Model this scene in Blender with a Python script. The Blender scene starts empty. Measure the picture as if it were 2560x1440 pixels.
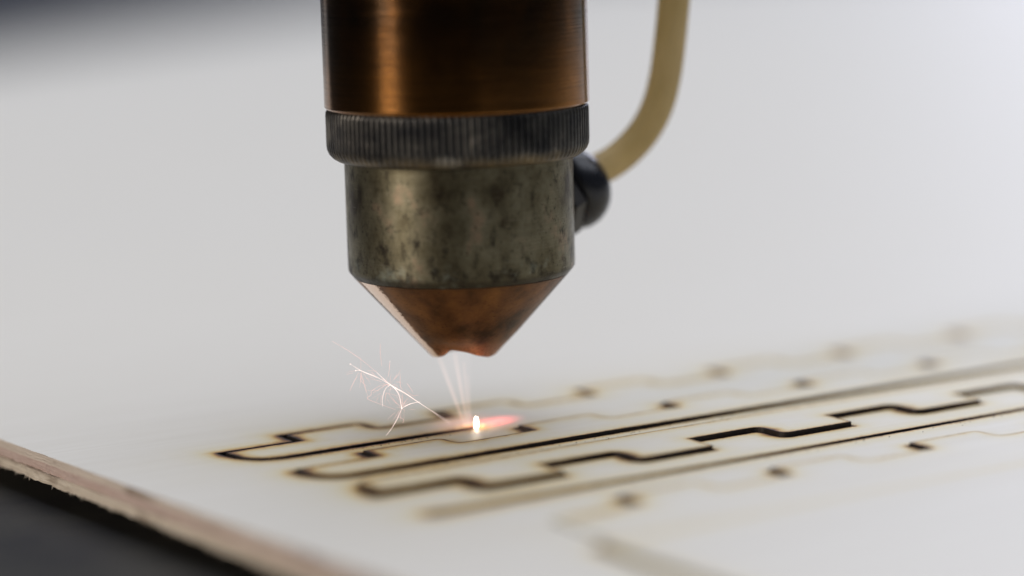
import bpy, bmesh, math, random
import numpy as np
from math import radians, sin, cos, pi, exp, sqrt
from mathutils import Vector, Matrix
from mathutils.geometry import delaunay_2d_cdt

random.seed(7)
rng = np.random.default_rng(7)
MM = 0.001
scene = bpy.context.scene
C = scene.collection

# ------------------------------------------------------------------ camera
F_PX = 6340.0                       # focal length in pixels of a 2560 wide frame
PITCH, ROLL = radians(8.93), radians(1.5)
fw = Vector((0, cos(PITCH), -sin(PITCH)))
rt0 = Vector((1, 0, 0)); up0 = rt0.cross(fw)
rt = rt0 * cos(ROLL) - up0 * sin(ROLL)
up = rt0 * sin(ROLL) + up0 * cos(ROLL)
cam_data = bpy.data.cameras.new('camera')
cam = bpy.data.objects.new('camera', cam_data); C.objects.link(cam)
M = Matrix((rt, up, -fw)).transposed().to_4x4()
M.translation = Vector((4.751, -239.99, 51.006)) * MM
cam.matrix_world = M
cam_data.sensor_width = 36.0
cam_data.lens = F_PX / 2560 * 36.0
cam_data.clip_start = 0.005
cam_data.clip_end = 20.0
cam_data.dof.use_dof = True
cam_data.dof.focus_distance = 0.2375
cam_data.dof.aperture_fstop = 6.5
scene.camera = cam

# ------------------------------------------------------------------ world, lamps, exposure
world = bpy.data.worlds.new('World'); scene.world = world; world.use_nodes = True
bg = world.node_tree.nodes['Background']
bg.inputs[0].default_value = (0.80, 0.90, 1.0, 1); bg.inputs[1].default_value = 0.022

def area_lamp(name, loc, target, sx, sy, power, color):
    d = bpy.data.lights.new(name, 'AREA'); d.shape = 'RECTANGLE'
    d.size = sx; d.size_y = sy; d.energy = power; d.color = color
    o = bpy.data.objects.new(name, d); C.objects.link(o)
    o.location = loc
    o.rotation_euler = (Vector(target) - Vector(loc)).to_track_quat('-Z', 'Y').to_euler()
    return o
area_lamp('ceiling_light', (0.40, 0.55, 2.1), (0.08, 0.22, 0), 3.4, 3.0, 71, (0.870, 0.902, 1.0))
area_lamp('back_fill_light', (1.0, 2.5, 0.70), (0, 0, 0.01), 1.0, 0.7, 12, (0.78, 0.81, 1.0))  # added low lamp with no known source, brightens the right background
area_lamp('side_lamp', (-1.28, -0.80, 0.42), (0, 0, 0.02), 0.42, 0.5, 12.5, (1.0, 0.89, 0.78))

vs = scene.view_settings
vs.view_transform = 'Standard'; vs.look = 'None'; vs.exposure = 0; vs.gamma = 1; vs.use_curve_mapping = False
cy = scene.cycles
cy.use_denoising = True
cy.max_bounces = 8; cy.volume_bounces = 0; cy.transparent_max_bounces = 16
cy.sample_clamp_indirect = 4.0

# ------------------------------------------------------------------ node helpers
class NT:
    def __init__(s, name):
        s.m = bpy.data.materials.new(name); s.m.use_nodes = True
        s.t = s.m.node_tree; s.t.nodes.clear()
        s.out = s.n('ShaderNodeOutputMaterial')
    def n(s, typ, **kw):
        nd = s.t.nodes.new(typ)
        for k, v in kw.items(): setattr(nd, k, v)
        return nd
    def l(s, a, b): s.t.links.new(a, b)
    def setin(s, nd, key, v):
        if hasattr(v, 'is_output') or isinstance(v, bpy.types.NodeSocket): s.l(v, nd.inputs[key])
        else: nd.inputs[key].default_value = v
    def math(s, op, a, b=0.0, c=0.0, clamp=False):
        nd = s.n('ShaderNodeMath', operation=op, use_clamp=clamp)
        s.setin(nd, 0, a); s.setin(nd, 1, b); s.setin(nd, 2, c); return nd.outputs[0]
    def coord(s, sc=(1, 1, 1), loc=(0, 0, 0)):          # object coordinates in millimetres
        tc = s.n('ShaderNodeTexCoord'); mp = s.n('ShaderNodeMapping')
        mp.inputs['Scale'].default_value = tuple(1000 * v for v in sc)
        mp.inputs['Location'].default_value = loc
        s.l(tc.outputs['Object'], mp.inputs[0]); return mp.outputs[0]
    def noise(s, sc, detail=4, rough=0.55, loc=(0, 0, 0), dist=0.0):
        nd = s.n('ShaderNodeTexNoise'); s.l(s.coord(sc, loc), nd.inputs['Vector'])
        nd.inputs['Scale'].default_value = 1.0; nd.inputs['Detail'].default_value = detail
        nd.inputs['Roughness'].default_value = rough; nd.inputs['Distortion'].default_value = dist
        return nd.outputs['Fac']
    def ramp(s, fac, stops, interp='LINEAR'):
        nd = s.n('ShaderNodeValToRGB'); nd.color_ramp.interpolation = interp
        el = nd.color_ramp.elements
        while len(el) < len(stops): el.new(0.5)
        for e, (p, c) in zip(el, stops):
            e.position = p; e.color = (c, c, c, 1) if not isinstance(c, tuple) else (*c, 1)
        s.setin(nd, 0, fac); return nd.outputs[0]
    def mix(s, fac, a, b, mode='MIX'):
        nd = s.n('ShaderNodeMix', data_type='RGBA', blend_type=mode)
        for k, v in ((0, fac), (6, a), (7, b)):
            if isinstance(v, tuple) and len(v) == 3: v = (*v, 1)
            s.setin(nd, k, v)
        return nd.outputs[2]
    def bump(s, h, strength, dist):
        nd = s.n('ShaderNodeBump'); nd.inputs['Strength'].default_value = strength
        nd.inputs['Distance'].default_value = dist; s.l(h, nd.inputs['Height']); return nd.outputs[0]
    def bsdf(s, **kw):
        p = s.n('ShaderNodeBsdfPrincipled')
        for k, v in kw.items():
            k = k.replace('_', ' ')
            if isinstance(v, tuple) and len(v) == 3 and k in ('Base Color', 'Emission Color'): v = (*v, 1)
            s.setin(p, k, v)
        s.l(p.outputs[0], s.out.inputs[0]); return p

# ------------------------------------------------------------------ materials
def mat_wood():
    t = NT('birch_plywood_face')
    grain = t.noise((0.035, 0.9, 1), 5, 0.6)
    broad = t.noise((0.006, 0.02, 1), 2, 0.5, (3, 1, 0))
    fine = t.noise((0.25, 5.0, 1), 3, 0.6)
    col = t.ramp(grain, [(0.3, (0.69, 0.660, 0.590)), (0.6, (0.740, 0.716, 0.652))])
    col = t.mix(t.ramp(broad, [(0.35, 0.0), (0.7, 0.35)]), col, (0.715, 0.696, 0.645))
    # thin darker grain lines, as birch veneer shows
    lines = t.ramp(t.noise((0.018, 1.6, 1), 2, 0.5, (8, 0, 0)), [(0.65, 0.0), (0.74, 0.20)])
    col = t.mix(lines, col, (0.50, 0.44, 0.36))
    at = t.n('ShaderNodeAttribute', attribute_name='scorch')
    blot = t.noise((0.9, 0.9, 0.9), 4, 0.65)
    sc = t.math('MULTIPLY', at.outputs['Fac'], t.math('MULTIPLY_ADD', blot, 1.1, 0.42), clamp=True)
    burn = t.ramp(sc, [(0.0, (1, 1, 1)), (0.14, (0.975, 0.915, 0.72)), (0.32, (0.88, 0.66, 0.30)),
                       (0.55, (0.42, 0.21, 0.085)), (0.80, (0.09, 0.045, 0.025)), (1.0, (0.02, 0.014, 0.012))])
    col = t.mix(1.0, col, burn, 'MULTIPLY')
    t.bsdf(Base_Color=col, Roughness=0.55, Specular_IOR_Level=0.45,
           Normal=t.bump(t.math('ADD', fine, t.math('MULTIPLY', grain, 0.6)), 0.35, 0.00006))
    return t.m

def mat_char():
    t = NT('charred_cut_wall')
    n = t.noise((1.2, 1.2, 2.5), 4, 0.6)
    fl = t.noise((2.2, 2.2, 9.0), 3, 0.7, (5, 5, 0))
    col = t.ramp(n, [(0.35, (0.008, 0.007, 0.008)), (0.6, (0.022, 0.014, 0.011)), (0.8, (0.06, 0.025, 0.012))])
    col = t.mix(t.ramp(fl, [(0.66, 0.0), (0.76, 0.55)]), col, (0.12, 0.10, 0.085))
    t.bsdf(Base_Color=col, Roughness=0.5, Specular_IOR_Level=0.4, Normal=t.bump(fl, 0.8, 0.00012))
    return t.m

def mat_edge(name, c1, c2, loc):
    t = NT(name)
    fib = t.noise((3.0, 0.12, 6.0), 4, 0.65, loc)
    st = t.noise((0.3, 0.13, 0.35), 3, 0.55, loc)
    col = t.ramp(fib, [(0.3, c1), (0.68, c2)])
    col = t.mix(t.ramp(st, [(0.53, 0.0), (0.67, 0.75)]), col, (0.17, 0.10, 0.06))
    t.bsdf(Base_Color=col, Roughness=0.8, Specular_IOR_Level=0.2, Normal=t.bump(fib, 0.9, 0.0002))
    return t.m

def mat_bed():
    t = NT('machine_bed_metal')
    n = t.noise((0.05, 0.05, 0.05), 4, 0.6)
    t.bsdf(Base_Color=t.ramp(n, [(0.35, (0.014, 0.014, 0.016)), (0.65, (0.036, 0.034, 0.028))]), Roughness=0.62, Specular_IOR_Level=0.3)
    return t.m

def turned_tangent(t):
    tg = t.n('ShaderNodeTangent', direction_type='RADIAL', axis='Z'); return tg.outputs[0]

def mat_barrel():
    t = NT('patinated_bronze')
    rings = t.noise((0.05, 0.05, 7.0), 3, 0.7)
    rings2 = t.noise((0.12, 0.12, 2.2), 2, 0.6, (4, 2, 0))
    pat = t.noise((0.14, 0.14, 0.11), 4, 0.6, (2, 7, 1))
    col = t.ramp(pat, [(0.36, (0.055, 0.038, 0.024)), (0.52, (0.120, 0.056, 0.021)), (0.70, (0.30, 0.132, 0.038))])
    sep = t.n('ShaderNodeSeparateXYZ'); t.l(t.coord(), sep.inputs[0])
    low = t.math('MULTIPLY_ADD', sep.outputs[2], -0.12, 4.75, clamp=True)     # colour turns brighter orange towards the ring
    col = t.mix(t.math('MULTIPLY', low, 0.5), col, (0.42, 0.178, 0.04))
    col = t.mix(t.ramp(rings, [(0.35, 0.35), (0.6, 0.0)]), col, (0.05, 0.04, 0.03))
    rough = t.math('MULTIPLY_ADD', rings2, 0.16, 0.10)
    hb = t.math('ADD', rings, t.math('MULTIPLY', rings2, 0.5))
    t.bsdf(Base_Color=col, Metallic=1.0, Roughness=rough, Anisotropic=0.55, Tangent=turned_tangent(t), Anisotropic_Rotation=0.25,
           Normal=t.bump(hb, 0.35, 0.00003))
    return t.m

def mat_ring():
    t = NT('blackened_knurled_metal')
    wear = t.noise((0.30, 0.30, 0.40), 4, 0.65, (9, 3, 2))
    fine = t.noise((3.5, 3.5, 1.2), 3, 0.6)
    geo = t.n('ShaderNodeNewGeometry')
    ridge = t.ramp(geo.outputs['Pointiness'], [(0.50, 0.0), (0.56, 1.0)])
    col = t.ramp(wear, [(0.40, (0.020, 0.021, 0.024)), (0.62, (0.055, 0.053, 0.050)), (0.74, (0.22, 0.20, 0.17))])
    col = t.mix(t.math('MULTIPLY', ridge, t.ramp(wear, [(0.35, 0.15), (0.65, 0.7)])), col, (0.17, 0.16, 0.145))
    sep = t.n('ShaderNodeSeparateXYZ'); t.l(t.coord(), sep.inputs[0])
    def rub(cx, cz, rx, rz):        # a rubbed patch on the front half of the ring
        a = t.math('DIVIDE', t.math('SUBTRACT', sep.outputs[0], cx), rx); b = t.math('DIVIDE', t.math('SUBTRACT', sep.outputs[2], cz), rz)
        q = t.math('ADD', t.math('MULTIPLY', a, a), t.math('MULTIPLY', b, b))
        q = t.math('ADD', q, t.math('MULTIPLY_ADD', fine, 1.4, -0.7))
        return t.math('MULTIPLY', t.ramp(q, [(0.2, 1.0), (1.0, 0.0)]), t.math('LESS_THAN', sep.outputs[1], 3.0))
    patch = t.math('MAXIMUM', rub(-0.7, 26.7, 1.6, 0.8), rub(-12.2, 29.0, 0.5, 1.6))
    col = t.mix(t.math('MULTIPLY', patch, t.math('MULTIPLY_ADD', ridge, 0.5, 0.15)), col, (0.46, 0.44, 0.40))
    low = t.math('MULTIPLY_ADD', sep.outputs[2], -0.9, 24.7, clamp=True)      # brass shows on the lower bevel
    col = t.mix(t.math('MULTIPLY', low, t.ramp(wear, [(0.4, 0.15), (0.65, 0.75)])), col, (0.22, 0.16, 0.075))
    t.bsdf(Base_Color=col, Metallic=0.75, Roughness=t.math('MULTIPLY_ADD', fine, 0.3, 0.30), Normal=t.bump(fine, 0.4, 0.00005))
    return t.m

def mat_body():
    t = NT('tarnished_nozzle_metal')
    rings = t.noise((0.05, 0.05, 8.0), 3, 0.7)
    big = t.noise((0.20, 0.20, 0.15), 5, 0.62, (5, 2, 7))
    spot = t.noise((0.75, 0.75, 0.55), 5, 0.65, (6, 1, 5))
    fine = t.noise((2.5, 2.5, 2.5), 4, 0.65)
    col = t.ramp(big, [(0.36, (0.055, 0.042, 0.025)), (0.46, (0.145, 0.128, 0.080)), (0.55, (0.20, 0.182, 0.122)), (0.63, (0.30, 0.225, 0.155)), (0.72, (0.20, 0.17, 0.12))])
    sep = t.n('ShaderNodeSeparateXYZ'); t.l(t.coord(), sep.inputs[0])
    low = t.math('MULTIPLY_ADD', sep.outputs[2], -0.16, 3.25, clamp=True)     # soot gathers at the lower end
    th = t.math('ADD', spot, t.math('MULTIPLY', low, 0.10))
    col = t.mix(t.ramp(th, [(0.55, 0.0), (0.70, 0.88)]), col, (0.022, 0.018, 0.015))
    pits = t.noise((3.2, 3.2, 2.6), 3, 0.6, (2, 2, 2))
    col = t.mix(t.ramp(pits, [(0.60, 0.0), (0.68, 0.75)]), col, (0.03, 0.026, 0.02))
    scr = t.noise((0.35, 0.35, 14.0), 2, 0.6, (7, 3, 0))
    col = t.mix(t.ramp(scr, [(0.66, 0.0), (0.74, 0.5)]), col, (0.34, 0.31, 0.24))
    green = t.noise((0.5, 0.5, 0.5), 3, 0.6, (3, 9, 9))
    gm = t.math('MULTIPLY', t.ramp(green, [(0.55, 0.0), (0.68, 0.8)]), t.math('MULTIPLY_ADD', sep.outputs[2], -0.35, 6.2, clamp=True))
    col = t.mix(gm, col, (0.36, 0.40, 0.34))
    bev = t.math('MULTIPLY_ADD', sep.outputs[2], -2.2, 34.9, clamp=True)        # burnt lower chamfer
    col = t.mix(t.math('MULTIPLY', bev, t.ramp(spot, [(0.4, 0.9), (0.62, 0.45)])), col, (0.035, 0.032, 0.028))
    col = t.mix(t.ramp(rings, [(0.36, 0.16), (0.6, 0.0)]), col, (0.05, 0.045, 0.035))
    rough = t.math('MULTIPLY_ADD', spot, 0.35, 0.26)
    t.bsdf(Base_Color=col, Metallic=0.9, Roughness=rough, Anisotropic=0.35, Tangent=turned_tangent(t), Anisotropic_Rotation=0.25,
           Normal=t.bump(t.math('ADD', rings, t.math('MULTIPLY', fine, 0.9)), 0.35, 0.00003))
    return t.m

def mat_cone():
    t = NT('tarnished_copper')
    big = t.noise((0.22, 0.22, 0.22), 4, 0.6, (2, 2, 8))
    fine = t.noise((3.0, 3.0, 5.0), 5, 0.7)
    sep = t.n('ShaderNodeSeparateXYZ'); t.l(t.coord(), sep.inputs[0])
    col = t.ramp(big, [(0.36, (0.055, 0.030, 0.014)), (0.50, (0.15, 0.068, 0.028)), (0.66, (0.25, 0.115, 0.04))])
    low = t.math('MULTIPLY_ADD', sep.outputs[2], -0.7, 6.2, clamp=True)        # brighter copper towards the worn mouth
    col = t.mix(t.math('MULTIPLY', low, t.ramp(fine, [(0.42, 0.2), (0.6, 0.9)])), col, (0.62, 0.30, 0.17))
    col = t.mix(t.ramp(fine, [(0.57, 0.0), (0.70, 0.8)]), col, (0.045, 0.026, 0.017))
    # highlight painted into the colour as a pale strip down one side
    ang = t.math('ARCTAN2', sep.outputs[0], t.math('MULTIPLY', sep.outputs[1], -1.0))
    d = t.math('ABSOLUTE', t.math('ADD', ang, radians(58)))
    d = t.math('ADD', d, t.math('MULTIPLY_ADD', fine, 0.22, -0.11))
    clean = t.ramp(d, [(0.13, 1.0), (0.165, 0.0)])  # mask of the painted highlight
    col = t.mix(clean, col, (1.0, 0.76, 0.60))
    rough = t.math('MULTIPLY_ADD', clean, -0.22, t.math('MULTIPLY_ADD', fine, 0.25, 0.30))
    t.bsdf(Base_Color=col, Metallic=1.0, Roughness=rough, Normal=t.bump(fine, 0.35, 0.00005))
    return t.m

def mat_simple(name, color, rough, metallic=0.0, spec=0.5, nscale=1.0, var=0.25, **kw):
    t = NT(name)
    n = t.noise((nscale,) * 3, 4, 0.6)
    a = tuple(c * (1 - var) for c in color); b = tuple(min(1, c * (1 + var)) for c in color)
    t.bsdf(Base_Color=t.ramp(n, [(0.3, a), (0.7, b)]), Roughness=t.math('MULTIPLY_ADD', n, 0.2, rough - 0.1),
           Metallic=metallic, Specular_IOR_Level=spec, **kw)
    return t.m

def mat_hose():
    t = NT('aged_amber_hose')
    n = t.noise((0.25, 0.25, 0.12), 3, 0.6)
    col = t.ramp(n, [(0.35, (0.78, 0.69, 0.46)), (0.65, (0.88, 0.79, 0.58))])
    p = t.bsdf(Base_Color=col, Roughness=0.20, IOR=1.45)
    tr = t.n('ShaderNodeBsdfTranslucent'); t.l(col, tr.inputs[0])
    mx = t.n('ShaderNodeMixShader'); mx.inputs[0].default_value = 0.8
    t.l(p.outputs[0], mx.inputs[1]); t.l(tr.outputs[0], mx.inputs[2]); t.l(mx.outputs[0], t.out.inputs[0])
    return t.m

def mat_emit(name, color, strength):
    t = NT(name)
    e = t.n('ShaderNodeEmission'); e.inputs[0].default_value = (*color, 1)
    n = t.noise((0.8, 0.8, 0.8), 2, 0.5)
    t.l(t.math('MULTIPLY', t.math('ADD', n, 0.5), strength), e.inputs[1])
    t.l(e.outputs[0], t.out.inputs[0]); return t.m

def mat_glow(name, color, strength, zfade=None, ball=False):
    """thin glowing volume: emission inside a closed mesh, object coordinates run 0..1 up the plume"""
    t = NT(name)
    e = t.n('ShaderNodeEmission'); e.inputs[0].default_value = (*color, 1)
    tc = t.n('ShaderNodeTexCoord')
    f = 1.0
    if zfade:
        sp = t.n('ShaderNodeSeparateXYZ'); t.l(tc.outputs['Generated'], sp.inputs[0])
        f = t.ramp(sp.outputs[2], zfade)
    if ball:
        mp = t.n('ShaderNodeMapping'); mp.inputs['Location'].default_value = (-1, -1, -1); mp.inputs['Scale'].default_value = (2, 2, 2)
        t.l(tc.outputs['Generated'], mp.inputs[0])
        ln = t.n('ShaderNodeVectorMath', operation='LENGTH'); t.l(mp.outputs[0], ln.inputs[0])
        f = t.ramp(ln.outputs['Value'], [(0.0, 1.0), (0.4, 0.42), (0.75, 0.09), (1.0, 0.0)])
    t.l(t.math('MULTIPLY', f, strength), e.inputs[1])
    t.l(e.outputs[0], t.out.inputs['Volume']); return t.m

WOOD, CHAR, BED = mat_wood(), mat_char(), mat_bed()
EDGE_TOP = mat_edge('ply_edge_face', (0.58, 0.50, 0.43), (0.80, 0.71, 0.62), (0, 0, 0))
EDGE_MID = mat_edge('ply_edge_core', (0.56, 0.42, 0.38), (0.74, 0.61, 0.56), (9, 4, 2))
EDGE_LOW = mat_edge('ply_edge_back', (0.58, 0.50, 0.41), (0.80, 0.72, 0.60), (3, 14, 6))
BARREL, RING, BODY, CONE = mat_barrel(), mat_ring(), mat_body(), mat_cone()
BLACK = mat_simple('black_plastic_fitting', (0.018, 0.020, 0.027), 0.30, 0.0, 0.5, 0.5)
DARKBRASS = mat_simple('dark_nut_metal', (0.05, 0.047, 0.045), 0.40, 0.6, 0.5, 0.5)
BORE = mat_simple('sooty_bore', (0.02, 0.016, 0.013), 0.7, 0.3, 0.3, 0.8)
HOSE = mat_hose()
RAIL = mat_simple('dark_blue_grey_painted_metal', (0.018, 0.023, 0.036), 0.5, 0.0, 0.4, 0.02)

# ------------------------------------------------------------------ object helpers
def tag(o, label=None, cat=None, group=None, kind=None):
    if label: o['label'] = label
    if cat: o['category'] = cat
    if group: o['group'] = group
    if kind: o['kind'] = kind
    return o
def empty(name, loc=(0, 0, 0), rotz=0.0):
    o = bpy.data.objects.new(name, None); o.location = loc; o.rotation_euler = (0, 0, rotz)
    o.empty_display_size = 0.01; C.objects.link(o); return o
def mesh_obj(name, verts, faces, mats, parent=None, smooth=False, sharp=35, fmat=None):
    me = bpy.data.meshes.new(name)
    me.from_pydata([tuple(v) for v in verts], [], faces); me.update()
    for m in (mats if isinstance(mats, (list, tuple)) else [mats]): me.materials.append(m)
    if fmat is not None: me.polygons.foreach_set('material_index', fmat)
    if smooth:
        me.polygons.foreach_set('use_smooth', [True] * len(me.polygons))
        me.set_sharp_from_angle(angle=radians(sharp))
    o = bpy.data.objects.new(name, me); C.objects.link(o)
    if parent: o.parent = parent
    return o
def fix_normals(o):
    bm = bmesh.new(); bm.from_mesh(o.data); bmesh.ops.recalc_face_normals(bm, faces=bm.faces); bm.to_mesh(o.data); bm.free()
def lathe(profile, seg=160, fn=None, closed=False):
    """profile [(r, z)] in mm; fn(r, z, ang) -> (r, z) lets a ring be worn or knurled"""
    V, Fc = [], []
    n = len(profile)
    for i in range(seg):
        a = 2 * pi * i / seg
        for (r, z) in profile:
            rr, zz = fn(r, z, a) if fn else (r, z)
            V.append((rr * sin(a) * MM, -rr * cos(a) * MM, zz * MM))       # a = 0 faces the camera side
    for i in range(seg):
        j = (i + 1) % seg
        for k in range(n if closed else n - 1):
            k2 = (k + 1) % n
            Fc.append((i * n + k, j * n + k, j * n + k2, i * n + k2))
    return V, Fc
def frame_of(axis):
    z = Vector(axis).normalized(); x = z.orthogonal().normalized(); return Matrix((x, z.cross(x), z)).transposed()
def catmull(P, per=8):
    P = [Vector(p) for p in P]; Q = [P[0] * 2 - P[1]] + P + [P[-1] * 2 - P[-2]]; out = []
    for i in range(1, len(Q) - 2):
        for k in range(per):
            u = k / per
            out.append(0.5 * ((2 * Q[i]) + (Q[i + 1] - Q[i - 1]) * u + (2 * Q[i - 1] - 5 * Q[i] + 4 * Q[i + 1] - Q[i + 2]) * u * u
                              + (3 * Q[i] - Q[i - 1] - 3 * Q[i + 1] + Q[i + 2]) * u ** 3))
    out.append(P[-1]); return out
def tube(P, rads, seg=12, cap=True):
    """swept tube through points (mm)"""
    V, Fc = [], []
    P = [Vector(p) for p in P]; prev = None
    for i, p in enumerate(P):
        d = (P[min(i + 1, len(P) - 1)] - P[max(i - 1, 0)]).normalized()
        x = d.orthogonal().normalized() if prev is None else (prev - d * prev.dot(d)).normalized()
        prev = x; y = d.cross(x)
        for k in range(seg):
            a = 2 * pi * k / seg
            V.append((p + (x * cos(a) + y * sin(a)) * rads[i]) * MM)
    for i in range(len(P) - 1):
        for k in range(seg):
            k2 = (k + 1) % seg
            Fc.append((i * seg + k, i * seg + k2, (i + 1) * seg + k2, (i + 1) * seg + k))
    if cap:
        Fc.append(tuple(range(seg - 1, -1, -1))); Fc.append(tuple((len(P) - 1) * seg + k for k in range(seg)))
    return V, Fc

# ------------------------------------------------------------------ the setting: machine bed
SHEET_ROT = radians(32.5)            # the sheet lies turned under the camera
THICK = 2.75
bed_z = -4.9
v = [(-1400, -900, bed_z), (1600, -900, bed_z), (1600, 2200, bed_z), (-1400, 2200, bed_z)]
v += [(x, y, bed_z - 20) for x, y, _ in v]
bed = mesh_obj('machine_bed', [Vector(p) * MM for p in v],
               [(0, 1, 2, 3), (7, 6, 5, 4), (0, 4, 5, 1), (1, 5, 6, 2), (2, 6, 7, 3), (3, 7, 4, 0)], BED)
tag(bed, kind='structure')

# dark machine rail far behind, at the upper left of the picture
def rail():
    p0, p1 = Vector((-206, 520, 0)), Vector((16, 1366, 0))
    d = (p1 - p0).normalized(); nrm = Vector((-d.y, d.x, 0))
    prof = [(0, 0.4), (0, 70), (8, 78), (150, 78), (150, 0.4)]
    V, Fc = [], []
    for p in (p0, p1):
        for (o, z) in prof: q = p + nrm * o; V.append(Vector((q.x, q.y, z)) * MM)
    n = len(prof)
    for k in range(n): Fc.append((k, (k + 1) % n, n + (k + 1) % n, n + k))
    Fc += [tuple(range(n))[::-1], tuple(range(n, 2 * n))]
    o = mesh_obj('machine_rail', V, Fc, RAIL); fix_normals(o)
    tag(o, 'dark blurred machine rail far behind the wooden sheet', 'rail')
rail()

# ------------------------------------------------------------------ plywood sheet and its laser cuts (sheet coordinates s, t in mm)
KERF = 0.13                          # half of the kerf
S_END = 112.0

def smooth(a, b, x):
    u = min(1, max(0, (x - a) / (b - a))); return u * u * (3 - 2 * u)
def fillet(a, c, b, r, n=6):
    """round the corner c between a and b"""
    a, b, c = Vector(a), Vector(b), Vector(c)
    u, w = (a - c).normalized(), (b - c).normalized()
    p, q = c + u * r, c + w * r
    return [tuple(p * (1 - k / n) ** 2 + c * 2 * (k / n) * (1 - k / n) + q * (k / n) ** 2) for k in range(n + 1)]
def stepped(s0, s1, base, tab, first_tab, P, first_base):
    """stepped cut from s0 to s1: goes to tab at first_tab + kP, back to base at first_base + kP.
    Steps that fall towards the viewer are rounded, the others are sharp."""
    ev = []
    k = 0
    while first_tab + k * P < s1 - 1 or first_base + k * P < s1 - 1:
        ev += [(first_tab + k * P, tab), (first_base + k * P, base)]; k += 1
    ev = sorted(e for e in ev if s0 + 0.5 < e[0] < s1 - 0.5)
    pts = [(s0, base)]; cur = base; ups = []
    for i, (s, to) in enumerate(ev):
        nxt = ev[i + 1][0] if i + 1 < len(ev) else s1
        if to < cur:
            pts += fillet((s - 4, cur), (s, cur), (s, to), 1.0) + fillet((s, cur), (s, to), (s + 4, to), 1.2)
        else:
            pts += [(s, cur), (s, to)]; ups.append((s, (cur + to) / 2))
        cur = to
    pts.append((s1, cur)); return pts, ups
def resample(P, step, closed=True):
    out = []
    n = len(P)
    for i in range(n if closed else n - 1):
        a, b = np.array(P[i]), np.array(P[(i + 1) % n]); L = np.linalg.norm(b - a)
        m = max(1, int(math.ceil(L / step)))
        for k in range(m): out.append(tuple(a + (b - a) * k / m))
    if not closed: out.append(tuple(P[-1]))
    return out
def area2(P):
    x, y = np.array(P).T; return float(np.sum(x * np.roll(y, -1) - y * np.roll(x, -1)))
def clean(P):
    out = []
    for p in P:
        if not out or math.dist(p, out[-1]) > 1e-4: out.append(tuple(p))
    if math.dist(out[0], out[-1]) < 1e-4: out.pop()
    return out
def offset(P, d):
    """miter offset of a closed counter-clockwise polygon, outwards for d > 0"""
    P = clean(P); n = len(P); A = np.array(P); out = []
    for i in range(n):
        e1 = A[i] - A[i - 1]; e2 = A[(i + 1) % n] - A[i]
        e1 /= np.linalg.norm(e1); e2 /= np.linalg.norm(e2)
        n1 = np.array([e1[1], -e1[0]]); n2 = np.array([e2[1], -e2[0]])
        m = n1 + n2; q = max(0.35, float(m @ n1))
        out.append(tuple(A[i] + m / q * d))
    return out
def inside(pts, poly):
    pts = np.asarray(pts); x, y = pts[:, 0], pts[:, 1]; r = np.zeros(len(pts), bool); P = np.array(poly); n = len(P)
    for i in range(n):
        x1, y1 = P[i]; x2, y2 = P[(i + 1) % n]
        if y1 == y2: continue
        c = (y1 > y) != (y2 > y)
        r ^= c & (x < (x2 - x1) * (y - y1) / (y2 - y1) + x1)
    return r
def seg_dist(pts, poly):
    pts = np.asarray(pts, float); P = np.array(poly); best = np.full(len(pts), 1e9)
    for i in range(len(P)):
        a, b = P[i], P[(i + 1) % len(P)]; ab = b - a; L = ab @ ab
        if L < 1e-12: continue
        u = np.clip(((pts - a) @ ab) / L, 0, 1); d = pts - (a + u[:, None] * ab)
        best = np.minimum(best, np.einsum('ij,ij->i', d, d))
    return np.sqrt(best)

# --- cut lines
k1, up1 = stepped(-24.3, S_END, 4.0, 7.25, -16.25, 17.0, -7.75)
k2, up2 = stepped(-22.6, S_END, -7.2, -4.35, -14.1, 17.05, -5.4)
k5, up5 = stepped(-21.4, S_END, -20.1, -23.9, -12.9, 16.4, -4.5)
k7, up7 = stepped(-14.5, S_END, -36.7, -33.6, -5.8, 16.15, 2.6)
T_LOW1, T_K3, T_K4, T_K6, T_K8 = -1.6, -12.2, -15.2, -28.4, -45.8

tip1 = fillet((-24.3, 4.0), (-24.0, T_LOW1), (-18, T_LOW1), 4.2, 10)
SLOT_KERF = 0.32
slot_center = k1[::-1] + tip1 + [(0.0, T_LOW1)]                        # the cut still being made
tongue_poly = slot_center + [(S_END, T_LOW1)]
tip2 = fillet((-22.6, -7.2), (-22.3, T_K3), (-17, T_K3), 3.8, 10)
strip2 = [(S_END, T_K3)] + k2[::-1] + tip2
tip3 = fillet((-21.4, -20.1), (-21.4, T_K4), (-16, T_K4), 2.6, 8)
strip3 = k5 + [(S_END, T_K4)] + tip3[::-1]
strip5 = [(S_END, T_K8)] + k7[::-1] + [(-14.5, T_K8)]
strip6 = [(-16.4, -95.0), (S_END, -95.0), (S_END, T_K8), (-16.4, T_K8)]
slot6 = [(-21.2, T_K6 + 0.10), (-20.6, T_K6 - 0.30), (-8.0, T_K6 - 0.32), (10.0, T_K6 - 0.44), (S_END, T_K6 - 0.30), (S_END, T_K6 + 0.30), (10.0, T_K6 + 0.36), (-20.6, T_K6 + 0.28)]
union56 = [(-16.4, -95.0), (S_END, -95.0)] + k7[::-1] + [(-14.5, T_K8), (-16.4, T_K8)]
def ccw(P): P = clean(P); return P if area2(P) > 0 else P[::-1]
strip2, strip3, strip5, strip6, slot6, union56 = map(ccw, (strip2, strip3, strip5, strip6, slot6, union56))

# hot corners where the beam dwelt: deeper scorch
HOT = [(-24.1, 3.0), (-22.4, -8.4), (-21.2, -19.0), (-20.6, -27.6), (-16.4, -46.4), (0.0, T_LOW1)] + up1 + up2 + up7
HOT += [(s, -22) for s in (-12.9, 3.5, 19.9, 36.3)]

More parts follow.
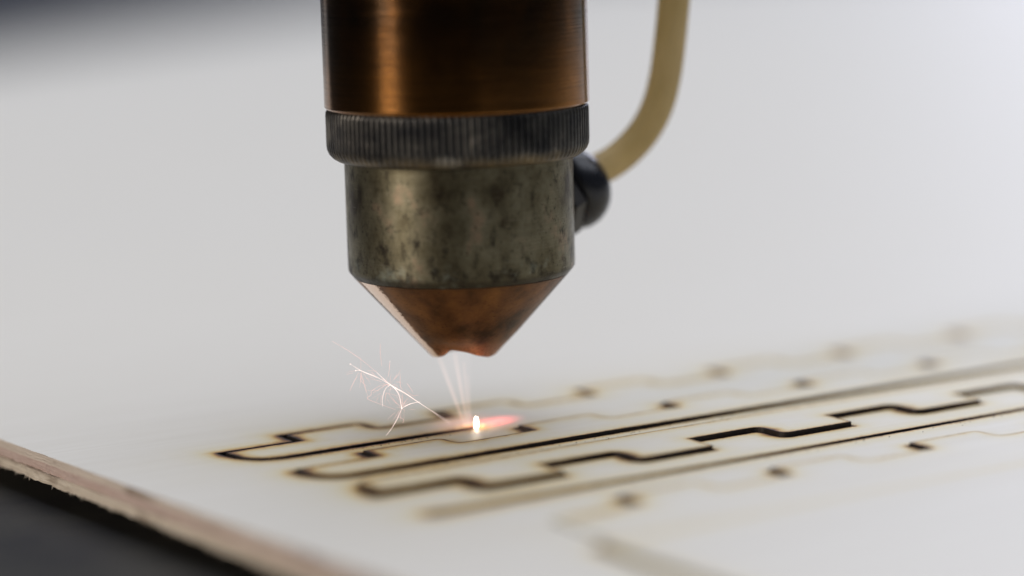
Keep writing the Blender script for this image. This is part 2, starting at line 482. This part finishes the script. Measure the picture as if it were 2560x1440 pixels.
def scorch_val(pts, polys):
    d = np.full(len(pts), 1e9)
    for P in polys: d = np.minimum(d, seg_dist(pts, P))
    h = np.full(len(pts), 1e9)
    for q in HOT: h = np.minimum(h, np.hypot(pts[:, 0] - q[0], pts[:, 1] - q[1]))
    s = 0.62 * np.exp(-d / 0.11) + (0.20 * np.exp(-(d / 0.7) ** 1.3) + 0.13 * np.exp(-d / 1.8)) * (0.62 + 0.95 * np.exp(-((pts[:, 0] + 15.0) / 13.0) ** 2))
    s += 0.46 * np.exp(-(h / 1.4) ** 2) * np.exp(-(d / 1.2))
    s += 0.075 * np.exp(-d / 3.0) * (pts[:, 1] > -31.0)                   # light toasting over the whole cut field
    s *= np.where(pts[:, 1] < -43.5, 0.45, 1.0)
    s *= 1 - 0.92 * np.exp(-((pts[:, 0] + 15.0) / 3.0) ** 2) * (pts[:, 1] > -45.0) * (pts[:, 1] < -31.0)   # this end was cut fast and barely marked
    return np.clip(s, 0, 1)

def ring_points(poly, sign, keep):
    out = []
    for d in (0.15, 0.4, 0.85, 1.6, 2.8, 4.5):
        R = resample(offset(poly, sign * d), 0.45 + d * 0.6)
        out.append(np.array(R))
    A = np.concatenate(out)
    dist = seg_dist(A, poly)
    A = A[(dist > 0.1) & keep(A)]
    return A

def cdt_piece(loops, extra):
    """triangulate closed loops plus loose points; returns points and triangles"""
    pts, edges = [], []
    for L in loops:
        b = len(pts); pts += list(L); edges += [(b + i, b + (i + 1) % len(L)) for i in range(len(L))]
    pts += [tuple(p) for p in extra]
    vo, eo, fo, ov, oe, of = delaunay_2d_cdt([Vector((float(p[0]), float(p[1]))) for p in pts], edges, [], 0, 1e-5)
    return np.array([(q.x, q.y) for q in vo]), np.array([f[:3] for f in fo])

def dedupe(A, r):
    seen, out = set(), []
    for p in A:
        k = (round(p[0] / r), round(p[1] / r))
        if k not in seen: seen.add(k); out.append(p)
    return np.array(out)

def plate(name, loops, solid, extra, scorch_polys, lift, depth_of, mats, parent, wallmat):
    """top surface with walls down every loop. lift(pts) -> z in mm"""
    P, T = cdt_piece(loops, extra)
    cen = P[T].mean(axis=1); T = T[solid(cen)]
    # consistent upward winding
    a = P[T]; cr = (a[:, 1, 0] - a[:, 0, 0]) * (a[:, 2, 1] - a[:, 0, 1]) - (a[:, 1, 1] - a[:, 0, 1]) * (a[:, 2, 0] - a[:, 0, 0])
    T = T[np.abs(cr) > 1e-9]; cr = cr[np.abs(cr) > 1e-9]
    T[cr < 0] = T[cr < 0][:, ::-1]
    sc = scorch_val(P, scorch_polys)
    z = lift(P)
    V = [(p[0] * MM, p[1] * MM, zz * MM) for p, zz in zip(P, z)]; Fc = [tuple(int(i) for i in f) for f in T]; fm = [0] * len(Fc)
    # boundary edges -> walls
    cnt = {}
    for f in Fc:
        for i in range(3):
            e = (f[i], f[(i + 1) % 3])
            if (e[1], e[0]) in cnt: del cnt[(e[1], e[0])]
            else: cnt[e] = 1
    low = {}; S = list(sc)
    def lower(i):
        if i not in low:
            low[i] = len(V); dz = depth_of(P[i]); V.append((P[i][0] * MM, P[i][1] * MM, (z[i] - dz) * MM)); S.append(1.0)
        return low[i]
    for (i, j) in cnt:
        Fc.append((j, i, lower(i), lower(j))); fm.append(wallmat((P[i] + P[j]) / 2))
    o = mesh_obj(name, V, Fc, mats, parent, fmat=fm)
    at = o.data.attributes.new('scorch', 'FLOAT', 'POINT'); at.data.foreach_set('value', np.array(S, dtype=np.float32))
    return o

# --- the sheet itself
def edge_s(t): return -36.7 - 0.062 * t
edge_t = np.arange(150.0, -150.1, -1.0)
jag = np.cumsum(rng.normal(0, 0.03, len(edge_t))); jag -= np.linspace(0, jag[-1], len(edge_t))
left_edge = [(edge_s(t) + j * 0.6 + rng.normal(0, 0.03), t) for t, j in zip(edge_t, jag)]
outer = [(1250, -150), (1250, 1450), (edge_s(1450), 1450)] + left_edge
outer = ccw(outer)
def slot_polygon(center):
    c = np.array(clean_open(center)); n = len(c); L, R = [], []
    for i in range(n):
        d = c[min(i + 1, n - 1)] - c[max(i - 1, 0)]
        if 0 < i < n - 1:
            e1 = c[i] - c[i - 1]; e2 = c[i + 1] - c[i]; e1 /= np.linalg.norm(e1); e2 /= np.linalg.norm(e2)
            n1 = np.array([-e1[1], e1[0]]); n2 = np.array([-e2[1], e2[0]]); m = n1 + n2; q = max(0.5, float(m @ n1)); off = m / q
        else:
            d = d / np.linalg.norm(d); off = np.array([-d[1], d[0]])
        w = SLOT_KERF - (SLOT_KERF - 0.15) * smooth(-4, 14, c[i][0])          # the sprung end gapes a little
        L.append(tuple(c[i] + off * w)); R.append(tuple(c[i] - off * w))
    return ccw(L + R[::-1])
def clean_open(P):
    out = []
    for p in P:
        if not out or math.dist(p, out[-1]) > 1e-3: out.append(tuple(p))
    return out
slot = slot_polygon(resample(slot_center, 2.0, False))
holes = [slot, offset(strip2, KERF), offset(strip3, KERF), slot6, offset(union56, KERF)]
holes_r = [resample(h, 0.7) for h in holes]
def in_any(pts, polys):
    r = np.zeros(len(pts), bool)
    for h in polys: r |= inside(pts, h)
    return r
def keep_sheet(A): return ~in_any(A, holes) & (A[:, 0] < S_END + 10)
extra = [ring_points(h, 1, keep_sheet) for h in holes]
gx, gy = np.meshgrid(np.arange(-23, S_END, 2.0), np.arange(T_LOW1, 8.0, 1.5)); g = np.stack([gx.ravel(), gy.ravel()], 1)
g = g[keep_sheet(g)]; g = g[np.min([seg_dist(g, h) for h in holes], axis=0) > 0.5]
gx, gy = np.meshgrid(np.arange(-30, 140, 10.0), np.arange(-120, 60, 10.0)); g2 = np.stack([gx.ravel(), gy.ravel()], 1)
g2 = g2[~in_any(g2, holes)]; g2 = g2[np.min([seg_dist(g2, h) for h in holes], axis=0) > 3.0]
extra = dedupe(np.concatenate(extra + [g, g2]), 0.11)
extra = extra[np.min([seg_dist(extra, h) for h in holes], axis=0) > 0.1]
def tongue_lift(P):
    z = np.zeros(len(P)); m = inside(P, tongue_poly)
    ds = np.where(P[:, 0] > 0, np.abs(P[:, 1] - T_LOW1), np.hypot(P[:, 0], P[:, 1] - T_LOW1))
    f = np.clip(ds / 6.0, 0, 1); far = np.clip((S_END - P[:, 0]) / 40.0, 0, 1)
    z[m] = (0.08 * f * far)[m]; return z
sheet = empty('plywood_sheet', (0, 0, 0), SHEET_ROT)
tag(sheet, 'large pale plywood sheet with dark laser cut lines, lying under the brass nozzle', 'plywood sheet')
def on_left(m): return abs(m[0] - edge_s(m[1])) < 1.2
face = plate('face_veneer', [outer] + holes_r, lambda c: inside(c, outer) & ~in_any(c, holes), extra, holes, tongue_lift,
             lambda p: 0.78 if on_left(p) else THICK, [WOOD, CHAR, EDGE_TOP], sheet,
             lambda m: 2 if (on_left(m) or abs(m[0]) > 200 or m[1] > 300 or m[1] < -149) else 1)

def ply_layer(name, z0, z1, shift, mat, jz=0.0, fringe=False):
    """a veneer under the face, seen along the sheet's sawn left edge"""
    V, Fc = [], []
    ts = np.arange(150.0, -150.1, -0.5); m = 3
    w = np.convolve(rng.normal(0, 1, len(ts) + 20), np.ones(9) / 3, 'same')[10:-10]
    for i, t in enumerate(ts):
        s = edge_s(t) + shift + 0.05 * w[i] + rng.normal(0, 0.035)
        zl = z1 + jz * rng.normal(0, 1)
        V += [(s + 12, t, z0), (s, t, z0), (s - 0.03 + rng.normal(0, 0.04), t, (z0 + z1) / 2), (s + rng.normal(0, 0.05), t, zl), (s + 12, t, z1)]
    n = 5
    for i in range(len(ts) - 1):
        for k in range(n):
            Fc.append((i * n + k, i * n + (k + 1) % n, (i + 1) * n + (k + 1) % n, (i + 1) * n + k))
    Fc += [tuple(range(n)), tuple(range((len(ts) - 1) * n, len(ts) * n))[::-1]]
    if fringe:
        for _ in range(150):
            t = rng.uniform(-100, 60); s = edge_s(t) + shift; b = len(V)
            L = rng.uniform(0.15, 0.6); dt = rng.uniform(-0.5, 0.5)
            V += [(s, t, z1 + 0.05), (s, t + 0.14, z1 + 0.05), (s - rng.uniform(0, 0.35), t + dt, z1 - L * 0.6), (s + 0.1, t + 0.07, z1)]
            Fc += [(b, b + 1, b + 2), (b + 1, b + 3, b + 2), (b + 3, b, b + 2)]
    o = mesh_obj(name, [Vector(p) * MM for p in V], Fc, mat, sheet); fix_normals(o); return o
ply_layer('core_veneer', -0.80, -1.78, 0.16, EDGE_MID)
ply_layer('back_veneer', -1.80, -THICK, -0.05, EDGE_LOW, 0.05, True)

# --- the cut strips, sprung up a little out of the sheet
def cut_strip(name, poly, lift, label, scorch_polys):
    inner = offset(poly, -KERF); loop = resample(inner, 0.7)
    ex = ring_points(inner, -1, lambda A: inside(A, inner))
    gx, gy = np.meshgrid(np.arange(-30, S_END, 3.0), np.arange(-95, 10, 3.0)); g = np.stack([gx.ravel(), gy.ravel()], 1)
    g = g[inside(g, inner)]; g = g[seg_dist(g, inner) > 1.2] if len(g) else g
    ex = dedupe(np.concatenate([ex, g]), 0.11); ex = ex[seg_dist(ex, inner) > 0.1]
    root = None
    o = plate(name, [loop], lambda c: inside(c, inner), ex, [inner], lift, lambda p: THICK, [WOOD, CHAR], None, lambda m: 1)
    o.rotation_euler = (0, 0, SHEET_ROT)
    return tag(o, label, 'wood strip', 'laser cut plywood strips')
def L_const(f): return lambda P: np.array([f(s, t) for s, t in P])
cut_strip('cut_strip', strip2, L_const(lambda s, t: 0.26 + 0.07 * smooth(-10, 10, s) - 0.18 * smooth(30, 90, s)),
          'cut strip with its stepped edge facing the back, just below the glowing laser spot', None)
cut_strip('cut_strip', strip3, L_const(lambda s, t: 0.42 + 0.02 * smooth(-10, 20, s) - 0.24 * smooth(30, 90, s)),
          'cut strip standing highest, with a thick black stepped edge facing the viewer', None)
cut_strip('cut_strip', strip5, L_const(lambda s, t: 0.02 + 0.30 * smooth(-15, -4, s) * min(1, max(0, (t - T_K8) / 9))),
          'wide cut strip at the lower right with a thin stepped far edge', None)
cut_strip('cut_strip', strip6, L_const(lambda s, t: 0.40 - 0.25 * smooth(0, 60, s)),
          'blurred cut panel nearest the viewer, its corner at the bottom edge of the picture', None)

# ------------------------------------------------------------------ laser head
head = empty('laser_cutter', (0, 0, 6.9 * MM))
tag(head, 'brass and copper laser cutting head with black knurled ring above the plywood', 'laser cutter')
def head_part(name, V, Fc, mat, parent=head, sharp=30):
    o = mesh_obj(name, V, Fc, mat, None, True, sharp)
    fix_normals(o)
    o.parent = parent
    if parent is head: o.location = (0, 0, -6.9 * MM)
    return o
# barrel
prof = [(9.0, 31.3), (12.1, 31.0), (12.40, 31.02), (12.55, 31.2), (12.56, 34), (12.56, 50), (12.56, 95), (12.3, 95.3), (9.0, 95.3)]
head_part('barrel', *lathe(prof, 192), BARREL)
# knurled ring
TEETH = 118
def knurl(r, z, a):
    w = smooth(26.2, 26.9, z) * (1 - smooth(30.6, 30.95, z)) if r > 11.0 else 0
    ph = (a * TEETH / (2 * pi)) % 1.0
    tri = 1 - abs(2 * ph - 1)                       # 0..1
    cut = min(1.0, tri * 1.7)
    return r - 0.17 * w * (1 - cut) - 0.012 * w * sin(a * 7.3 + 1), z
prof = [(10.2, 26.02), (11.0, 26.02), (11.5, 26.12), (11.95, 26.4), (12.25, 26.75), (12.42, 27.15), (12.47, 27.6), (12.47, 28.5), (12.47, 29.5),
        (12.47, 30.4), (12.44, 30.7), (12.30, 30.92), (12.05, 30.98), (10.2, 30.98)]
head_part('knurled_ring', *lathe(prof, TEETH * 8, knurl), RING, sharp=50)
# nozzle body with its lower chamfer
def dent(r, z, a):
    return r + 0.02 * sin(5 * a + 1.3) * smooth(18, 15.8, z) * (1 if r > 9 else 0), z
prof = [(9.6, 26.0), (10.86, 26.0), (10.86, 25.0), (10.86, 20), (10.84, 15.9), (10.81, 15.55), (10.70, 15.38), (10.44, 15.06), (10.38, 14.98), (9.9, 14.96)]
head_part('nozzle_body', *lathe(prof, 192, dent), BODY)
# copper tip: worn mouth with a notch at the front
def worn(r, z, a):
    ad = math.degrees(a); ad = ad - 360 if ad > 180 else ad
    w = 1 - smooth(6.9, 9.6, z)
    n = 0.98 * exp(-((ad + 20) / (25 if ad < -20 else 46)) ** 2)
    n += 0.03 * sin(4 * a + 0.4) + 0.015 * sin(11 * a)
    squash = 1 - 0.05 * w * exp(-((ad - 70) / 45) ** 2)
    return r * squash, z + n * w
prof = [(9.6, 14.96), (10.34, 14.92)]
for k in range(1, 13):
    u = k / 13; prof.append((10.34 + (3.45 - 10.34) * u, 14.92 + (7.25 - 14.92) * u))
prof += [(3.42, 7.22), (3.20, 7.00), (2.95, 6.90), (2.62, 6.90), (2.40, 7.05), (2.2, 7.5)]
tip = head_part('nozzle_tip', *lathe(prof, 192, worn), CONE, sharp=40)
prof = [(2.2, 7.5), (2.0, 8.4), (2.6, 10.5), (4.2, 13.9), (0.001, 13.95)]
bore = head_part('bore', *lathe(prof, 96, worn), BORE, parent=tip)

# air fitting on the back right of the body
AX = Vector((0.70, 0.62, 0.34)).normalized(); A0 = Vector((8.35, 6.0, 20.5)); R3 = frame_of(AX)
fit = empty('air_fitting', (A0 - Vector((0, 0, 6.9))) * MM); fit.parent = head
def along(profile, seg, start=0.0):
    V, Fc = lathe(profile, seg)
    return [R3 @ Vector(p) for p in V], Fc
# hexagonal nut against the body
V, Fc = along([(0.5, 0.2), (3.7, 0.2), (3.95, 0.4), (3.95, 1.7), (3.7, 1.98), (0.5, 1.98)], 6)
mesh_o = mesh_obj('hex_nut', V, Fc, DARKBRASS, fit); fix_normals(mesh_o)
V, Fc = along([(0.5, 2.0), (3.0, 2.0), (3.55, 2.15), (3.95, 2.6), (4.15, 3.3), (4.15, 4.0), (3.98, 4.7), (3.65, 5.35), (3.15, 5.9), (2.5, 6.3), (1.75, 6.45), (1.6, 6.2), (1.56, 5.0)], 64)
o = mesh_obj('collar', V, Fc, BLACK, fit, True, 40); fix_normals(o)
# amber hose
HP = [(12.0, 9.7, 22.65), (13.4, 10.4, 23.2), (15.1, 10.9, 24.0), (16.81, 11.2, 25.3), (18.47, 11.5, 27.15), (19.72, 11.7, 29.5), (20.5, 11.8, 32.33), (20.99, 11.9, 35.47), (21.37, 12.0, 38.62), (21.66, 12.0, 42.15),
      (21.8, 12, 50), (21.8, 12, 70), (21.8, 12, 92)]
cp = catmull(HP, 6)
V, Fc = tube(cp, [1.6] * len(cp), 28, False)
nv = len(V); V2, F2 = tube(cp, [0.95] * len(cp), 28, False)
V += V2; Fc += [tuple(nv + i for i in f[::-1]) for f in F2]
for base in (0, (len(cp) - 1) * 28):
    for k in range(28): Fc.append((base + k, base + (k + 1) % 28, nv + base + (k + 1) % 28, nv + base + k))
o = mesh_obj('air_hose', V, Fc, HOSE, None, True, 60); fix_normals(o)
tag(o, 'translucent amber air hose curving up from the black fitting', 'hose')

# ------------------------------------------------------------------ laser spot: flame, glow, streams, sparks
flame = empty('laser_flame', (0.98 * MM, -1.1 * MM, 0))
tag(flame, 'tiny white hot flame standing on the cut under the nozzle', 'flame')
def blob(name, size, mat, parent, loc, seg=16):
    P = []
    for k in range(13):
        u = pi * k / 12; P.append((max(0.0005, sin(u)) , -cos(u)))
    V, Fc = lathe(P, seg)
    V = [(x / MM * size[0] * MM, y / MM * size[1] * MM, z / MM * size[2] * MM) for x, y, z in V]
    o = mesh_obj(name, V, Fc, mat, parent, True, 180); fix_normals(o); o.location = Vector(loc) * MM; return o
FL = [(0.001, -0.05), (0.10, -0.03), (0.12, 0.12), (0.12, 0.55), (0.10, 0.76), (0.06, 0.90), (0.001, 0.96)]
V, Fc = lathe(FL, 20)
mesh_obj('flame_core', V, Fc, mat_emit('white_hot', (1.0, 0.78, 0.58), 70.0), flame, True, 180)
g = blob('red_glow', (3.7, 1.25, 0.55), mat_glow('red_light_volume', (1.0, 0.14, 0.12), 1700.0, ball=True), flame, (1.8, 1.1, 0.30)); g.rotation_euler = (0, 0, SHEET_ROT)  # glowing volume in place of red laser light falling on the plywood
g = blob('pink_haze', (5.0, 2.6, 1.0), mat_glow('pink_haze_gas', (1.0, 0.42, 0.32), 170.0, ball=True), flame, (-1.2, 0.2, 0.5)); g.rotation_euler = (0, 0, SHEET_ROT)

streams = empty('glowing_jet', (0.1 * MM, -1.0 * MM, 0))
tag(streams, 'pale pink glowing jets rising from the laser spot into the nozzle', 'jet')
JET = mat_glow('jet_gas', (1.0, 0.62, 0.50), 800.0, [(0.0, 1.0), (0.35, 0.55), (1.0, 0.12)])
for (p, q, r, r2) in (((-0.2, 0, 0.1), (-2.5, 0, 6.9), 0.16, 0.30), ((0.02, 0, 0.1), (-1.0, 0, 7.3), 0.15, 0.28), ((0.3, 0, 0.3), (0.22, 0, 5.2), 0.12, 0.16), ((0.15, 0, 0.2), (-0.15, 0, 6.4), 0.10, 0.2)):
    P = [Vector(p).lerp(Vector(q), k / 10) for k in range(11)]
    V, Fc = tube(P, [r + (r2 - r) * k / 10 for k in range(11)], 12)
    mesh_obj('jet', V, Fc, JET, streams)
V, Fc = tube([(0.0, 0, 0.2), (-0.4, 0, 3), (-1.0, 0, 7.4)], [0.35, 1.0, 1.7], 20)
mesh_obj('vapour', V, Fc, mat_glow('jet_vapour', (1.0, 0.72, 0.66), 14.0, [(0.0, 1.0), (1.0, 0.6)]), streams)

SP = {'trunk': [[-12.1, -7.5, 9.9], [-10.64, -7.5, 8.97], [-9.35, -7.5, 8.0], [-8.07, -7.5, 6.84], [-6.84, -7.5, 5.64], [-5.5, -7.5, 4.8], [-4.31, -6.87, 3.79], [-3.01, -4.34, 2.28], [-1.51, -1.5, 0.54]], 'b1': [[-10.44, -7.92, 7.75], [-9.36, -7.92, 7.05], [-8.06, -7.92, 6.48], [-6.84, -7.5, 5.64]], 'b2': [[-10.03, -7.02, 6.98], [-9.51, -7.02, 6.92], [-8.12, -7.02, 6.26]], 'b3': [[-9.49, -7.37, 6.9], [-9.59, -7.37, 6.14], [-9.09, -7.37, 5.54]], 'b4': [[-6.84, -7.5, 5.64], [-7.3, -8.15, 5.34], [-7.59, -8.15, 4.45], [-7.58, -8.15, 3.73]], 'b5': [[-6.84, -7.5, 5.64], [-6.36, -7.61, 5.2], [-6.03, -7.61, 4.57], [-5.85, -7.5, 3.37]], 'b6': [[-5.85, -7.5, 3.37], [-5.09, -7.53, 3.76], [-4.15, -6.59, 3.77]], 'b7': [[-5.85, -7.5, 3.37], [-6.21, -8.04, 2.59], [-6.81, -8.04, 1.62], [-7.37, -8.04, 0.91]], 'b8': [[-6.2, -7.12, 2.49], [-5.73, -7.12, 2.21], [-5.83, -7.12, 1.85]], 'b9': [[-5.85, -7.5, 3.37], [-6.46, -8.12, 4.23], [-7.05, -8.12, 4.96]], 'b10': [[-6.84, -7.5, 5.64], [-7.75, -7.67, 5.61], [-8.56, -7.67, 5.14], [-8.67, -7.67, 4.74], [-8.99, -7.67, 4.39], [-7.64, -7.67, 3.77], [-6.42, -7.67, 3.29]], 'b11': [[-6.88, -7.47, 7.08], [-6.84, -7.47, 7.52], [-6.79, -7.47, 7.88]], 'b12': [[-7.62, -7.61, 9.54], [-7.67, -7.61, 8.73], [-7.56, -7.61, 7.48]], 'b13': [[-5.89, -7.36, 6.49], [-5.92, -7.36, 5.5], [-5.74, -7.36, 5.14]], 'b14': [[-5.31, -7.12, 5.66], [-5.05, -7.12, 5.3], [-4.76, -7.12, 4.79]], 'b15': [[-4.32, -6.14, 4.32], [-4.83, -6.77, 4.41], [-5.52, -6.77, 5.02]], 'b16': [[-7.01, -7.85, 6.43], [-6.86, -7.85, 7.15]], 'b17': [[-5.85, -7.5, 3.37], [-5.75, -7.26, 3.95], [-5.77, -7.26, 4.67]], 'b18': [[-5.85, -7.5, 3.37], [-5.65, -7.19, 3.12]], 'b19': [[-8.07, -7.83, 6.46], [-8.41, -7.83, 6.83], [-8.54, -7.83, 6.92]], 'b20': [[-6.84, -7.5, 5.64], [-7.19, -8.3, 5.81], [-7.73, -8.3, 5.47], [-8.45, -8.3, 5.04]]}
burst = empty('spark_burst', (0, 0, 0))
tag(burst, 'branching burst of fine white and pink sparks left of the nozzle tip', 'sparks')
SPARK_W = mat_emit('spark_white', (1.0, 0.80, 0.72), 1.5)
SPARK_P = mat_emit('spark_pink', (1.0, 0.64, 0.56), 1.1)
bright = {'trunk': 0.05, 'b1': 0.024, 'b2': 0.02, 'b5': 0.036, 'b6': 0.028, 'b7': 0.02, 'b4': 0.028}
T = SP.pop('trunk'); SP['trunk'] = T[3:]; SP['faint_trunk'] = T[:4]
for k, P in SP.items():
    cp = catmull(P, 5) if len(P) > 2 else [Vector(q) for q in P]
    r0 = bright.get(k, 0.017); n = len(cp)
    if k == 'trunk': rad = [max(0.016, r0 * exp(-((i / (n - 1) - 0.36) / 0.30) ** 2)) for i in range(n)]
    elif k == 'b5': rad = [r0 * 0.8] * n
    else: rad = [max(0.010, r0 * (1 - 0.5 * abs(2 * i / max(1, n - 1) - 1))) for i in range(n)]
    V, Fc = tube(cp, rad, 6)
    mesh_obj('spark_trail' if k != 'trunk' else 'main_spark', V, Fc, SPARK_W if k in bright else SPARK_P, burst)
for p, r in (((-10.46, -7.92, 7.77), 0.09), ((-10.05, -7.02, 6.98), 0.10), ((-5.85, -7.5, 3.37), 0.11), ((-6.84, -7.5, 5.64), 0.09), ((-5.1, -7.5, 3.74), 0.08), ((-6.8, -7.47, 7.85), 0.05)):
    blob('spark_head', (r * 0.6, r * 0.6, r * 0.6), SPARK_W, burst, p, 10)

for _ in range(64):                                     # hair-fine stray sparks thrown off the burst
    c = Vector(random.choice([(-6.84, -7.5, 5.64), (-5.85, -7.5, 3.37), (-9.6, -7.3, 6.9), (-7.6, -7.6, 5.0)]))
    d = Vector((random.uniform(-1, 1), random.uniform(-0.5, 0.5), random.uniform(-1, 1))).normalized()
    p0 = c + d * random.uniform(0.1, 0.9); L = random.uniform(0.4, 1.5)
    bend = Vector((random.uniform(-0.25, 0.25), 0, -random.uniform(0, 0.35)))
    P = [p0, p0 + d * L * 0.5 + bend * 0.3, p0 + d * L + bend]
    P = [Vector((p.x, p.y, max(0.3, p.z))) for p in P]
    cp = catmull(P, 4); V, Fc = tube(cp, [0.011 * (1 - 0.6 * i / len(cp)) for i in range(len(cp))], 5)
    mesh_obj('spark_trail', V, Fc, SPARK_P, burst)
# crumbs of char along the cuts
V, Fc = [], []
def crumb(s, t, z, r):
    b = len(V); w = [rng.uniform(0.5, 1.3) for _ in range(6)]
    for k, dv in enumerate(((1, 0, 0), (-1, 0, 0), (0, 1, 0), (0, -1, 0), (0, 0, 1), (0, 0, -1))):
        V.append(((s + dv[0] * r * w[k]) * MM, (t + dv[1] * r * w[k]) * MM, (z + dv[2] * r * 0.7 * w[k]) * MM))
    for f in ((0, 2, 4), (2, 1, 4), (1, 3, 4), (3, 0, 4), (2, 0, 5), (1, 2, 5), (3, 1, 5), (0, 3, 5)): Fc.append(tuple(b + i for i in f))
for (t0, n, sd) in ((-12.9, 70, 0.5), (-14.9, 190, 0.22), (-29.2, 60, 0.5), (-2.2, 40, 0.35)):
    for _ in range(n):
        q = rng.uniform(-12, 60) if t0 < -3 else rng.uniform(-20, -2)
        crumb(q, t0 - abs(rng.normal(0, sd)) if t0 != -14.9 else t0 + rng.normal(0, sd * 0.5), 0.03, rng.uniform(0.03, 0.085))
o = mesh_obj('char_crumbs', V, Fc, CHAR); o.rotation_euler = (0, 0, SHEET_ROT)
tag(o, 'tiny black char crumbs scattered along the cut lines', 'crumbs', kind='stuff')
